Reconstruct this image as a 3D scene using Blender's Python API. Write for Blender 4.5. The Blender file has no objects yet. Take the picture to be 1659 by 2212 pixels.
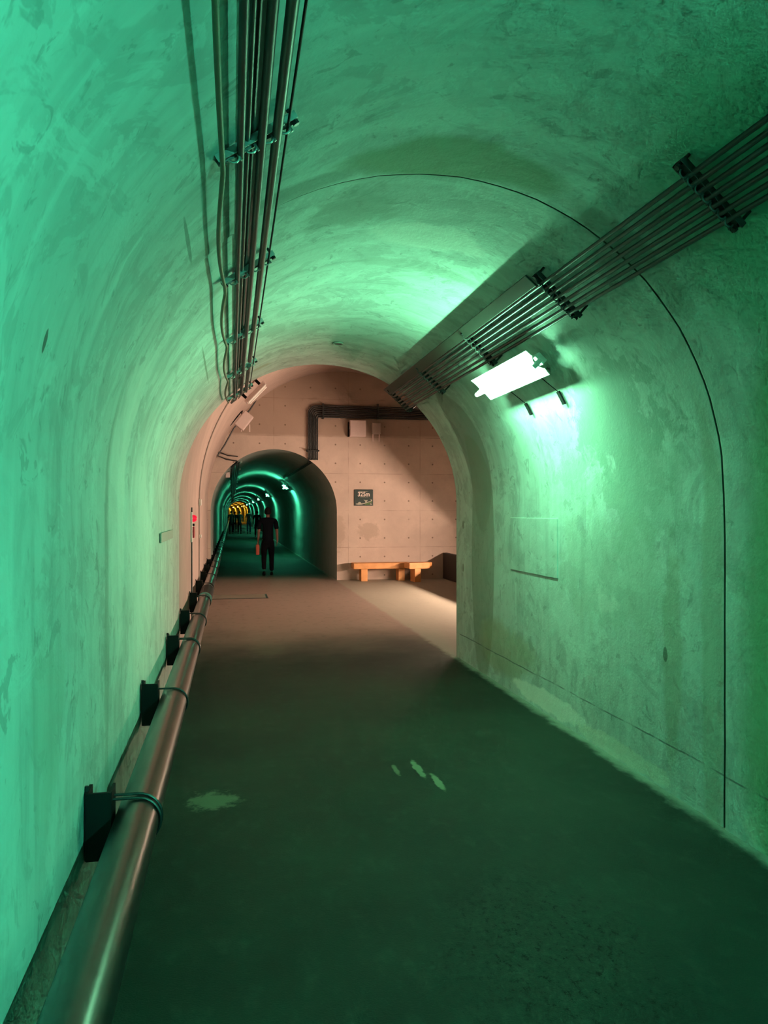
import bpy, bmesh, math, random
from mathutils import Vector, Matrix, noise as mnoise
random.seed(7)
scene = bpy.context.scene
COL = scene.collection
EYE = 1.6                    # camera height above the tunnel floor
FPX = 1660.0                 # focal length in pixels of the 1659 px wide frame
T = 0.1985                   # tangent of the camera's turn to the right of the tunnel axis
COS = 1 / math.sqrt(1 + T * T)

# ------------------------------------------------------------------ camera, world, exposure
cam_data = bpy.data.cameras.new('camera')
cam_data.sensor_fit = 'HORIZONTAL'
cam_data.sensor_width = 36.0
cam_data.lens = 36.0 * FPX / 1659.0
cam_data.clip_start = 0.05
cam_data.clip_end = 400
cam = bpy.data.objects.new('camera', cam_data)
COL.objects.link(cam)
cam.location = (0, 0, EYE)
cam.rotation_euler = (math.radians(90), 0, -math.atan(T))
scene.camera = cam
scene.view_settings.view_transform = 'Standard'
scene.view_settings.look = 'None'
scene.view_settings.gamma = 1
scene.view_settings.exposure = 0.0
scene.cycles.max_bounces = 4
scene.cycles.diffuse_bounces = 3
scene.cycles.glossy_bounces = 2
scene.cycles.transmission_bounces = 0
scene.cycles.volume_bounces = 0
scene.cycles.caustics_reflective = False
scene.cycles.caustics_refractive = False
scene.cycles.use_adaptive_sampling = True
scene.cycles.adaptive_threshold = 0.10
scene.cycles.adaptive_min_samples = 12
scene.cycles.use_denoising = True
world = bpy.data.worlds.new('world')
scene.world = world
world.use_nodes = True
world.node_tree.nodes['Background'].inputs[0].default_value = (0, 0, 0, 1)
world.node_tree.nodes['Background'].inputs[1].default_value = 0

# light colours and strengths of the lamps (their meshes emit, see the builders)
GREEN_LIGHT = (0.31, 1.0, 0.53)
GREEN_POWER = 340
TEAL_LIGHT = (0.09, 1.0, 0.64)
TEAL_POWER = 2400
ORANGE_LIGHT = (1.0, 0.42, 0.03)
ORANGE_POWER = 900
WARM_LIGHT = (1.0, 0.66, 0.48)
WARM_POWER = 570
FAR_LIGHT = (0.10, 1.0, 0.55)
FAR_POWER = 380

def ray(px, py):
    u = (px - 829.5) / FPX
    v = (py - 1106) / FPX
    return (u + T) / (1 - u * T), -v / COS / (1 - u * T)      # X/Y, height/Y

def at(px, py, Y):
    a, b = ray(px, py)
    return Vector((a * Y, Y, EYE + b * Y))

# ------------------------------------------------------------------ materials
def new_mat(name):
    m = bpy.data.materials.new(name)
    m.use_nodes = True
    nt = m.node_tree
    return m, nt, nt.nodes['Principled BSDF']

def simple(name, color, rough=0.6, metal=0.0, emit=None, strength=0.0, var=0.08, scale=30, bump=0.0):
    m, nt, b = new_mat(name)
    N, L = nt.nodes, nt.links
    tc = N.new('ShaderNodeTexCoord')
    nz = N.new('ShaderNodeTexNoise'); nz.inputs['Scale'].default_value = scale
    nz.inputs['Detail'].default_value = 4
    L.new(tc.outputs['Object'], nz.inputs['Vector'])
    mx = N.new('ShaderNodeMix'); mx.data_type = 'RGBA'
    mx.inputs['A'].default_value = (*[c * (1 - var) for c in color], 1)
    mx.inputs['B'].default_value = (*[min(1, c * (1 + var)) for c in color], 1)
    L.new(nz.outputs['Fac'], mx.inputs['Factor'])
    L.new(mx.outputs['Result'], b.inputs['Base Color'])
    b.inputs['Roughness'].default_value = rough
    b.inputs['Metallic'].default_value = metal
    if emit:
        b.inputs['Emission Color'].default_value = (*emit, 1)
        b.inputs['Emission Strength'].default_value = strength
    if bump:
        bp = N.new('ShaderNodeBump'); bp.inputs['Strength'].default_value = bump
        bp.inputs['Distance'].default_value = 0.005
        L.new(nz.outputs['Fac'], bp.inputs['Height']); L.new(bp.outputs['Normal'], b.inputs['Normal'])
    return m

class NB:
    """small helper that chains shader nodes"""
    def __init__(s, nt):
        s.nt, s.N, s.L = nt, nt.nodes, nt.links
    def put(s, sock, v):
        if hasattr(v, 'node'): s.L.new(v, sock)
        else: sock.default_value = v
    def m(s, op, a, b=0.0, c=0.0, clamp=False):
        n = s.N.new('ShaderNodeMath'); n.operation = op; n.use_clamp = clamp
        s.put(n.inputs[0], a); s.put(n.inputs[1], b); s.put(n.inputs[2], c)
        return n.outputs[0]
    def v(s, op, a, b=(0, 0, 0)):
        n = s.N.new('ShaderNodeVectorMath'); n.operation = op
        s.put(n.inputs[0], a); s.put(n.inputs[1], b)
        return n.outputs['Value'] if op in ('LENGTH', 'DISTANCE', 'DOT_PRODUCT') else n.outputs['Vector']
    def noise(s, vec, scale, detail=4, rough=0.55, dist=0.0):
        n = s.N.new('ShaderNodeTexNoise')
        s.L.new(vec, n.inputs['Vector'])
        n.inputs['Scale'].default_value = scale; n.inputs['Detail'].default_value = detail
        n.inputs['Roughness'].default_value = rough; n.inputs['Distortion'].default_value = dist
        return n.outputs['Fac']
    def step(s, x, lo, hi):
        n = s.N.new('ShaderNodeMapRange'); n.interpolation_type = 'SMOOTHSTEP'
        s.put(n.inputs['Value'], x); n.inputs['From Min'].default_value = lo; n.inputs['From Max'].default_value = hi
        return n.outputs['Result']
    def mix(s, f, a, b):
        n = s.N.new('ShaderNodeMix'); n.data_type = 'RGBA'
        s.put(n.inputs['Factor'], f)
        s.put(n.inputs['A'], a if hasattr(a, 'node') else (*a, 1))
        s.put(n.inputs['B'], b if hasattr(b, 'node') else (*b, 1))
        return n.outputs['Result']
    def pos(s):
        return s.N.new('ShaderNodeNewGeometry').outputs['Position']
    def xyz(s, vec):
        n = s.N.new('ShaderNodeSeparateXYZ'); s.L.new(vec, n.inputs[0]); return n.outputs

def concrete(name, base, blobs=(), streak=0.5, lines=None, panels=False, pits=1.0, rough=0.75, wave=0.5, patchy=0.0):
    """blobs: (centre, radii, colour, amount, noise amount, noise scale, softness)"""
    m, nt, b = new_mat(name)
    k = NB(nt)
    p = k.pos()
    x, y, z = k.xyz(p)
    big = k.noise(p, 0.9, 5, 0.6)
    mid = k.noise(p, 4.0, 4, 0.65, 0.6)
    st = k.noise(k.v('MULTIPLY', p, (0.55, 5.0, 0.55)), 1.6, 4, 0.62, 0.3)
    light = tuple(min(1, c * 1.22) for c in base)
    dark = tuple(c * 0.70 for c in base)
    col = k.mix(k.step(big, 0.3, 0.7), tuple(c * 0.88 for c in base), tuple(min(1, c * 1.08) for c in base))
    col = k.mix(k.m('MULTIPLY', k.step(mid, 0.45, 0.72), 0.45 * wave), col, dark)
    col = k.mix(k.m('MULTIPLY', k.step(st, 0.5, 0.75), streak), col, dark)
    col = k.mix(k.m('MULTIPLY', k.step(st, 0.5, 0.25), streak * 0.8), col, light)
    if patchy:
        pa = k.noise(p, 2.1, 5, 0.72, 1.2)
        col = k.mix(k.m('MULTIPLY', k.step(pa, 0.53, 0.58), 0.42 * patchy), col, tuple(c * 0.62 for c in base))
        pb = k.noise(k.v('ADD', p, (7.3, 2.1, 4.4)), 1.7, 5, 0.72, 1.5)
        col = k.mix(k.m('MULTIPLY', k.step(pb, 0.55, 0.60), 0.45 * patchy), col, light)
        pc = k.noise(k.v('ADD', p, (1.3, 8.1, 2.4)), 6.5, 4, 0.7, 0.8)
        col = k.mix(k.m('MULTIPLY', k.step(pc, 0.60, 0.66), 0.50 * patchy), col, tuple(c * 0.45 for c in base))
    spot = k.step(k.noise(p, 14, 2, 0.5), 0.72, 0.76)
    col = k.mix(k.m('MULTIPLY', spot, 0.35 * pits), col, tuple(c * 0.45 for c in base))
    height = k.m('ADD', k.m('MULTIPLY', k.noise(p, 7.0, 4, 0.65), 0.6), k.m('MULTIPLY', k.noise(p, 60, 2, 0.6), 0.12))
    shared = {}
    def grain(ns):
        key = 2.2 if ns < 3.2 else (5.5 if ns < 10 else 22)
        if key not in shared: shared[key] = k.noise(p, key, 4, 0.65, 0.4)
        return shared[key]
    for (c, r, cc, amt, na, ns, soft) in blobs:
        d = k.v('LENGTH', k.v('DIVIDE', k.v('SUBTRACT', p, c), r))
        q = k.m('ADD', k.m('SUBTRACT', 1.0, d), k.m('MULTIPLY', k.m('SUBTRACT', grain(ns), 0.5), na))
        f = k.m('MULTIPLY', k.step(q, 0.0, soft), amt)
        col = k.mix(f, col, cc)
    if lines:
        wob = k.m('MULTIPLY', k.m('SUBTRACT', k.noise(p, 2.2, 3), 0.5), 0.03)
        for zz, w, amt in lines:
            f = k.step(k.m('ABSOLUTE', k.m('SUBTRACT', k.m('ADD', z, wob), zz)), w, w * 0.4)
            f = k.m('MULTIPLY', f, k.step(k.noise(p, 3.1, 3), 0.3, 0.5))
            f = k.m('MULTIPLY', f, k.step(x, 2.0, 2.2))
            col = k.mix(k.m('MULTIPLY', f, amt), col, tuple(c * 0.25 for c in base))
    if panels:
        def cell(q, o, per):
            return k.m('ABSOLUTE', k.m('MULTIPLY', k.m('SUBTRACT', k.m('FRACT', k.m('ADD', k.m('DIVIDE', k.m('SUBTRACT', q, o), per), 50.5)), 0.5), per))
        hx, hz = cell(x, 2.985, 0.588), cell(z, 0.543, 0.44)
        hd = k.m('SQRT', k.m('ADD', k.m('MULTIPLY', hx, hx), k.m('MULTIPLY', hz, hz)))
        hole = k.step(hd, 0.024, 0.014)
        hole = k.m('MULTIPLY', hole, k.step(k.noise(p, 0.8, 2), 0.28, 0.42))
        jit = k.m('MULTIPLY', k.noise(p, 3, 2), 0.006)
        sx = k.step(k.m('ADD', cell(x, 2.70, 1.74), jit), 0.014, 0.005)
        sz = k.step(k.m('ADD', cell(z, 0.763, 0.87), jit), 0.014, 0.005)
        seam = k.m('MULTIPLY', k.m('MAXIMUM', sx, sz), k.step(k.noise(p, 2.0, 3), 0.35, 0.6))
        col = k.mix(k.m('MULTIPLY', hole, 0.75), col, (0.12, 0.08, 0.05))
        col = k.mix(k.m('MULTIPLY', seam, 0.45), col, (0.2, 0.12, 0.08))
    k.L.new(col, b.inputs['Base Color'])
    b.inputs['Roughness'].default_value = rough
    b.inputs['Specular IOR Level'].default_value = 0.3
    bp = nt.nodes.new('ShaderNodeBump')
    bp.inputs['Strength'].default_value = 0.45; bp.inputs['Distance'].default_value = 0.02
    k.L.new(height, bp.inputs['Height']); k.L.new(bp.outputs['Normal'], b.inputs['Normal'])
    return m

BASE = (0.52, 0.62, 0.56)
OLIVE = (0.24, 0.33, 0.20)
PALE = (0.80, 0.82, 0.74)
STAIN = (0.26, 0.32, 0.26)
NEAR_MARKS_AND_SHADE = [
    ((-0.167, 3.1, 2.655), (0.012, 0.30, 0.012), (0.14, 0.18, 0.14), 0.7, 0.4, 30, 0.3),
    ((-0.178, 5.7, 2.643), (0.012, 0.95, 0.012), (0.16, 0.2, 0.14), 0.7, 0.4, 30, 0.3),
    ((2.30, 4.45, 2.15), (0.30, 0.65, 0.42), (0.26, 0.36, 0.30), 0.75, 2.6, 5, 0.25),
    ((2.43, 4.4, 1.75), (0.30, 0.45, 0.30), (0.28, 0.38, 0.30), 0.6, 3.0, 9, 0.25),
    ((-0.5, 3.95, 1.9), (0.3, 0.14, 1.2), (0.72, 0.80, 0.72), 0.5, 1.2, 6, 0.4),
    ((0.98, 3.30, 3.14), (0.62, 0.23, 0.6), OLIVE, 0.85, 0.7, 2.5, 0.3),
    ((0.20, 3.38, 2.90), (0.55, 0.10, 0.8), STAIN, 0.6, 0.9, 6, 0.4),
    ((1.80, 3.36, 2.70), (0.50, 0.14, 0.6), STAIN, 0.6, 0.9, 6, 0.4),
    ((0.62, 3.85, 3.14), (0.30, 0.30, 0.3), STAIN, 0.55, 1.6, 7, 0.4),
    ((1.10, 4.25, 3.17), (0.40, 0.22, 0.3), PALE, 0.5, 1.0, 5, 0.3),
    ((1.15, 4.75, 3.16), (0.55, 0.10, 0.3), STAIN, 0.35, 1.3, 6, 0.4),
    ((2.05, 2.30, 2.60), (0.95, 1.10, 1.1), (0.15, 0.40, 0.26), 0.95, 0.5, 1.6, 0.6),  # shade painted into the right side of the near ceiling
    ((0.30, 7.60, 2.95), (0.14, 0.10, 0.2), (0.35, 0.33, 0.2), 0.6, 0.8, 6, 0.5),
    ((2.30, 7.30, 2.20), (0.45, 0.36, 0.9), (0.27, 0.31, 0.26), 0.75, 0.10, 4, 0.10),
    ((2.20, 4.60, 2.20), (0.30, 0.50, 0.45), (0.30, 0.38, 0.32), 0.6, 1.6, 3.5, 0.4),
    ((-0.5, 3.48, 1.0), (0.3, 0.10, 1.6), STAIN, 0.55, 0.9, 7, 0.4),
    ((-0.5, 3.80, 1.7), (0.3, 0.35, 0.9), PALE, 0.5, 0.9, 4, 0.5),
    ((-0.5, 4.8, 1.2), (0.3, 0.9, 1.1), PALE, 0.45, 1.0, 3, 0.6),
    ((-0.5, 2.15, 2.05), (0.3, 0.016, 0.035), (0.08, 0.1, 0.08), 0.9, 0.6, 40, 0.2),
    ((-0.5, 2.4, 1.0), (0.3, 0.25, 0.35), (0.42, 0.52, 0.42), 0.5, 1.5, 6, 0.5),
    ((2.45, 7.30, 1.2), (0.4, 0.36, 1.35), (0.27, 0.32, 0.24), 0.70, 0.10, 3, 0.08),
    ((2.45, 6.7, 0.35), (0.4, 0.9, 0.28), (0.36, 0.38, 0.22), 0.6, 1.2, 3, 0.5),
    ((2.45, 4.25, 1.75), (0.4, 0.55, 0.5), (0.30, 0.42, 0.34), 0.55, 1.8, 4, 0.4),
    ((2.45, 4.7, 1.2), (0.4, 0.9, 0.5), (0.38, 0.48, 0.38), 0.45, 1.8, 4, 0.4),
    ((2.45, 3.95, 0.8), (0.4, 0.11, 0.8), (0.30, 0.36, 0.24), 0.55, 0.9, 4, 0.4),
    ((2.45, 3.58, 0.9), (0.4, 0.11, 1.5), (0.34, 0.42, 0.30), 0.6, 0.7, 6, 0.4),
    ((2.45, 4.75, 0.98), (0.4, 0.15, 0.10), PALE, 0.35, 3.0, 9, 0.5),
    ((2.45, 5.7, 0.10), (0.4, 0.9, 0.09), (0.85, 0.9, 0.8), 0.8, 1.1, 5, 0.25),
    ((2.45, 4.6, 0.06), (0.4, 0.8, 0.07), (0.7, 0.75, 0.6), 0.6, 1.3, 6, 0.3),
    ((2.45, 3.05, 0.10), (0.4, 0.30, 0.12), (0.75, 0.85, 0.7), 0.7, 1.1, 5, 0.3),
    ((2.45, 4.02, 0.78), (0.4, 0.025, 0.05), (0.1, 0.14, 0.1), 0.8, 0.4, 20, 0.2),
    ((2.45, 7.95, 1.46), (0.4, 0.035, 0.05), (0.2, 0.2, 0.15), 0.7, 0.5, 20, 0.2),
    ((2.45, 7.95, 1.0), (0.4, 0.035, 0.05), (0.2, 0.2, 0.15), 0.7, 0.5, 20, 0.2),
    ((2.45, 2.5, 1.0), (0.4, 0.95, 2.2), (0.15, 0.36, 0.17), 0.85, 0.25, 2, 0.25)]  # painted shade that darkens the near right wall
mat_ceiling = mat_left = mat_right = concrete('near_tunnel_concrete', BASE, NEAR_MARKS_AND_SHADE, streak=0.8, wave=1.2, lines=[(0.27, 0.007, 0.8)], patchy=1.0)
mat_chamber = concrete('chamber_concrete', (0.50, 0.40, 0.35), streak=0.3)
mat_back = concrete('formwork_concrete', (0.62, 0.52, 0.45), [
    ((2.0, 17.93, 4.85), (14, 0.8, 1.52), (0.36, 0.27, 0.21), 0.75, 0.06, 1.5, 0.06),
    ((3.2, 17.93, 1.15), (0.30, 0.5, 0.22), (0.40, 0.33, 0.26), 0.5, 1.5, 7, 0.3),
    ((2.42, 17.93, 1.1), (0.25, 0.5, 0.5), (0.42, 0.34, 0.27), 0.5, 1.6, 8, 0.3)],
    streak=0.12, panels=True, pits=0.3)
mat_shield = simple('dark_shield_paint', (0.035, 0.030, 0.026), 0.8)
mat_chamber_dark = concrete('low_bounce_concrete', (0.24, 0.20, 0.17), streak=0.3)  # unseen chamber walls coloured darker to cut bounced light
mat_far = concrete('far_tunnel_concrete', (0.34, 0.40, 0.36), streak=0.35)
mat_groove = simple('groove_dark', (0.06, 0.07, 0.05), 0.9)

def floor_material():
    m, nt, b = new_mat('worn_asphalt')
    k = NB(nt)
    p = k.pos()
    x, y, z = k.xyz(p)
    big = k.noise(p, 0.8, 5, 0.6)
    grain = k.noise(p, 130, 3, 0.7)
    mid = k.noise(k.v('MULTIPLY', p, (1.0, 0.6, 1)), 9, 6, 0.65)
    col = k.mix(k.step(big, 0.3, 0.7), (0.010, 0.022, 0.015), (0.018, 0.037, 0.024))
    paler = k.step(k.m('ADD', y, k.m('MULTIPLY', big, 2.0)), 9.0, 12.0)  # floor colour turns paler through the chamber
    paler = k.m('MULTIPLY', paler, k.step(y, 20, 18))
    col = k.mix(k.m('MULTIPLY', paler, 0.8), col, (0.40, 0.32, 0.27))
    col = k.mix(k.m('MULTIPLY', k.step(mid, 0.5, 0.75), 0.3), col, (0.05, 0.075, 0.055))
    # pitted patch in front on the right
    d = k.v('LENGTH', k.v('DIVIDE', k.v('SUBTRACT', p, (1.15, 2.6, 0)), (0.55, 0.75, 1)))
    area = k.step(d, 1.15, 0.3)
    pit = k.step(k.noise(k.v('MULTIPLY', p, (1, 0.6, 1)), 38, 5, 0.8), 0.56, 0.60)
    pit = k.m('MULTIPLY', pit, area)
    rim = k.m('MULTIPLY', k.step(k.noise(k.v('MULTIPLY', p, (1, 0.6, 1)), 38, 5, 0.8), 0.46, 0.40), area)
    col = k.mix(k.m('MULTIPLY', rim, 0.3), col, (0.04, 0.07, 0.05))
    col = k.mix(k.m('MULTIPLY', pit, 0.9), col, (0.002, 0.003, 0.002))
    marks = [((-0.10, 4.36, 0), (0.17, 0.16, 1), 0.55, 1.2, 0.5), ((1.14, 4.66, 0), (0.03, 0.20, 1), 0.8, 0.9, 0.4),
             ((1.20, 4.40, 0), (0.028, 0.17, 1), 0.9, 0.6, 0.4), ((1.00, 4.66, 0), (0.022, 0.12, 1), 0.6, 0.9, 0.5),
             ((0.42, 9.2, 0), (0.25, 0.7, 1), 0.16, 1.0, 0.5)]
    for c, r, amt, na, soft in marks:
        dd = k.v('LENGTH', k.v('DIVIDE', k.v('SUBTRACT', p, c), r))
        q = k.m('ADD', k.m('SUBTRACT', 1.0, dd), k.m('MULTIPLY', k.m('SUBTRACT', k.noise(p, 14, 6, 0.7), 0.5), na * 2))
        col = k.mix(k.m('MULTIPLY', k.step(q, 0.0, soft), amt), col, (0.20, 0.24, 0.15))
    edge = k.step(k.m('ADD', x, k.m('MULTIPLY', mid, 0.15)), 2.42, 2.52)
    col = k.mix(k.m('MULTIPLY', edge, 0.5), col, (0.4, 0.45, 0.36))
    k.L.new(col, b.inputs['Base Color'])
    b.inputs['Roughness'].default_value = 0.66
    b.inputs['Specular IOR Level'].default_value = 0.16
    h = k.m('ADD', k.m('MULTIPLY', grain, 0.35), k.m('MULTIPLY', mid, 0.5))
    h = k.m('SUBTRACT', h, k.m('MULTIPLY', pit, 0.6))
    bp = nt.nodes.new('ShaderNodeBump'); bp.inputs['Strength'].default_value = 0.5
    bp.inputs['Distance'].default_value = 0.012
    k.L.new(h, bp.inputs['Height']); k.L.new(bp.outputs['Normal'], b.inputs['Normal'])
    return m
mat_floor = floor_material()

mat_steel = simple('brushed_steel', (0.13, 0.13, 0.125), 0.30, 0.95, scale=12, bump=0.1)
mat_black = simple('black_painted_steel', (0.004, 0.005, 0.005), 0.6)
mat_black.node_tree.nodes['Principled BSDF'].inputs['Specular IOR Level'].default_value = 0.2
mat_bolt = simple('dark_rod_steel', (0.03, 0.035, 0.035), 0.4, 0.6)
mat_galv = simple('galvanised_steel', (0.42, 0.44, 0.42), 0.38, 0.8, scale=60)
mat_conduit = simple('grey_conduit', (0.07, 0.08, 0.075), 0.4, 0.3, scale=20)
mat_conduit_dark = simple('dark_conduit', (0.030, 0.036, 0.036), 0.45, 0.2, scale=20)
mat_cable = simple('dull_cable', (0.14, 0.14, 0.09), 0.55)
mat_duct = simple('olive_duct', (0.035, 0.045, 0.035), 0.5)
mat_white = simple('white_enamel', (0.82, 0.84, 0.80), 0.45)
mat_box = simple('pale_box_paint', (0.72, 0.60, 0.58), 0.55)
mat_boxgrey = simple('grey_box_paint', (0.42, 0.36, 0.33), 0.6)
mat_wood = simple('orange_timber', (0.74, 0.36, 0.13), 0.55, var=0.35, scale=6)
mat_sign = simple('dark_green_sign', (0.012, 0.040, 0.038), 0.5)
mat_sign_ink = simple('sign_white', (0.85, 0.78, 0.72), 0.6)
mat_sign_pale = simple('sign_pale_print', (0.42, 0.44, 0.36), 0.6)
mat_sign_green = simple('sign_green_print', (0.10, 0.22, 0.07), 0.6)
mat_red_glow = simple('red_lamp_glass', (0.45, 0.01, 0.02), 0.4, emit=(0.8, 0.005, 0.04), strength=0.9)
mat_red = simple('red_paint', (0.55, 0.03, 0.05), 0.5)
mat_plate = simple('drain_plate_metal', (0.30, 0.28, 0.22), 0.5, 0.2, scale=40)
mat_nameplate = simple('grey_nameplate', (0.30, 0.33, 0.28), 0.6)
mat_green_tube = simple('green_lit_tube', (0.9, 1, 0.95), 0.4, emit=GREEN_LIGHT, strength=GREEN_POWER, var=0)
mat_teal_tube = simple('teal_lit_tube', (0.9, 1, 0.95), 0.4, emit=TEAL_LIGHT, strength=TEAL_POWER, var=0)
mat_far_tube = simple('far_green_lit_tube', (0.9, 1, 0.95), 0.4, emit=FAR_LIGHT, strength=FAR_POWER, var=0)
mat_orange_tube = simple('orange_lit_tube', (1, 0.9, 0.8), 0.4, emit=ORANGE_LIGHT, strength=ORANGE_POWER, var=0)
mat_warm_lens = simple('warm_lit_lens', (1, 0.95, 0.9), 0.4, emit=WARM_LIGHT, strength=WARM_POWER, var=0)
mat_dead_tube = simple('unlit_tube', (0.75, 0.72, 0.68), 0.3)
mat_skin = simple('skin', (0.24, 0.13, 0.09), 0.6)
mat_hair = simple('dark_hair', (0.015, 0.013, 0.012), 0.7)
mat_cloth = simple('charcoal_shirt', (0.007, 0.009, 0.013), 0.85)
mat_cloth_b = simple('black_shirt', (0.006, 0.007, 0.007), 0.85)
mat_cloth_c = simple('dark_green_grey_top', (0.014, 0.020, 0.020), 0.85)
mat_trousers = simple('dark_trousers', (0.006, 0.007, 0.009), 0.85)
mat_jeans = simple('blue_trousers', (0.008, 0.014, 0.030), 0.85)
for _m in (mat_cloth, mat_cloth_b, mat_cloth_c, mat_trousers, mat_jeans, mat_hair):
    _m.node_tree.nodes['Principled BSDF'].inputs['Specular IOR Level'].default_value = 0.05
mat_bag = simple('red_orange_bag', (0.50, 0.10, 0.06), 0.7)

# ------------------------------------------------------------------ mesh helpers
def link(name, bm, m, parent=None, smooth=False):
    me = bpy.data.meshes.new(name)
    bmesh.ops.recalc_face_normals(bm, faces=bm.faces)
    bm.to_mesh(me); bm.free()
    if isinstance(m, (list, tuple)):
        for mm in m: me.materials.append(mm)
    else: me.materials.append(m)
    if smooth:
        for p in me.polygons: p.use_smooth = True
        me.set_sharp_from_angle(angle=math.radians(40))
    o = bpy.data.objects.new(name, me)
    COL.objects.link(o)
    if parent: o.parent = parent
    return o

def tag(o, label, cat, group=None, kind=None):
    o['label'] = label; o['category'] = cat
    if group: o['group'] = group
    if kind: o['kind'] = kind
    return o

def thing(name, label, cat, loc=(0, 0, 0), group=None, rotz=0):
    o = bpy.data.objects.new(name, None)
    COL.objects.link(o)
    o.location = loc; o.rotation_euler = (0, 0, rotz); o.empty_display_size = 0.1
    return tag(o, label, cat, group)

def copy_tree(o, parent=None):
    c = o.copy(); COL.objects.link(c)
    if parent: c.parent = parent
    for ch in list(o.children): copy_tree(ch, c)
    return c

def struct(o, label=None):
    o['kind'] = 'structure'
    if label: o['label'] = label
    return o

def add_box(bm, c, s, rot=None, bevel=0.0):
    g = bmesh.ops.create_cube(bm, size=1.0)
    vs = g['verts']
    bmesh.ops.scale(bm, vec=s, verts=vs)
    if bevel:
        es = list({e for v in vs for e in v.link_edges})
        r = bmesh.ops.bevel(bm, geom=es, offset=bevel, segments=2, affect='EDGES', profile=0.5)
        vs = list({v for f in r['faces'] for v in f.verts} | {v for v in vs if v.is_valid})
    M = Matrix.Translation(c) @ (rot.to_4x4() if rot else Matrix.Identity(4))
    bmesh.ops.transform(bm, matrix=M, verts=vs)
    return vs

def add_tube(bm, pts, r, seg=12, cap=True, closed=False):
    pts = [Vector(p) for p in pts]
    n = len(pts)
    rs = r if isinstance(r, (list, tuple)) else [r] * n
    rings = []
    prev = None
    for i, p in enumerate(pts):
        if closed: d = pts[(i + 1) % n] - pts[i - 1]
        else: d = pts[min(i + 1, n - 1)] - pts[max(i - 1, 0)]
        d.normalize()
        if prev is None:
            a = Vector((0, 0, 1)) if abs(d.z) < 0.9 else Vector((1, 0, 0))
            u = d.cross(a).normalized()
        else:
            u = (prev - d * prev.dot(d)).normalized()
        prev = u
        w = d.cross(u)
        rings.append([bm.verts.new(p + (u * math.cos(t) + w * math.sin(t)) * rs[i]) for t in [2 * math.pi * j / seg for j in range(seg)]])
    m = n if closed else n - 1
    for i in range(m):
        A, B = rings[i], rings[(i + 1) % n]
        for j in range(seg):
            bm.faces.new((A[j], A[(j + 1) % seg], B[(j + 1) % seg], B[j]))
    if cap and not closed:
        bm.faces.new(rings[0][::-1]); bm.faces.new(rings[-1])

def add_prism(bm, poly, origin, ax, ay, an, depth):
    """poly in 2-D, extruded by depth along an"""
    f = [bm.verts.new(origin + ax * a + ay * b) for a, b in poly]
    g = [bm.verts.new(origin + ax * a + ay * b + an * depth) for a, b in poly]
    n = len(poly)
    bm.faces.new(f); bm.faces.new(g[::-1])
    for i in range(n):
        bm.faces.new((f[i], g[i], g[(i + 1) % n], f[(i + 1) % n]))

# ------------------------------------------------------------------ the tunnel
XL, XR, CX, RAD, SPR = -0.524, 2.44, 0.958, 1.482, EYE + 0.09       # near tunnel profile
JOINT, END, BACK = 3.475, 8.2, 17.93
CCX, CRAD, CSPR = 2.60, 3.132, EYE + 0.17                            # chamber profile
FXL, FXR = -0.465, 2.43; FCX = (FXL + FXR) / 2; FRAD = (FXR - FXL) / 2; FSPR = EYE + 0.005

def profile(cx, r, spr, nw=8, na=48):
    left = [(cx - r, spr * i / nw) for i in range(nw + 1)]
    arc = [(cx - r * math.cos(math.pi * i / na), spr + r * math.sin(math.pi * i / na)) for i in range(na + 1)]
    right = [(cx + r, spr * (1 - i / nw)) for i in range(nw + 1)]
    return left, arc, right

def sheet(name, rows, mat, label=None, smooth=True, dark=()):
    """rows: list of lists of points"""
    bm = bmesh.new()
    vr = [[bm.verts.new(p) for p in row] for row in rows]
    for a, b in zip(vr, vr[1:]):
        for i in range(len(a) - 1):
            bm.faces.new((a[i], a[i + 1], b[i + 1], b[i]))
    me = bpy.data.meshes.new(name); bm.to_mesh(me); bm.free()
    me.materials.append(mat)
    for p in me.polygons: p.use_smooth = smooth
    if dark:
        me.materials.append(mat_groove)
        w = len(rows[0]) - 1
        for i, p in enumerate(me.polygons):
            if i // w in dark: p.material_index = 1
    o = bpy.data.objects.new(name, me); COL.objects.link(o)
    return struct(o, label)

def lining(idx_name, cx, r, spr, ys, mats, jig=None, shift=None):
    parts = profile(cx, r, spr)
    for nm, prof, mt in zip(('wall_left', 'ceiling', 'wall_right'), parts, mats):
        rows = []
        for yv in ys:
            row = []
            for i, (px, pz) in enumerate(prof):
                dy = 0; dr = 0
                if jig: dy, dr = jig(yv, px, pz)
                q = Vector((px - cx, 0, max(0, pz - spr)))
                n = q.normalized() if q.length > 1e-6 else Vector((0, 0, 1))
                s = shift(yv) if shift else 0
                row.append((px + n.x * dr + s, yv + dy, pz + (n.z * dr if pz > spr else 0)))
            rows.append(row)
        dark = [i for i, (a, b) in enumerate(zip(ys, ys[1:])) if jig and abs(a - JOINT) < 0.013 and abs(b - JOINT) < 0.013]
        o = sheet(nm, rows, mt, dark=dark)
        o.name = nm

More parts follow.
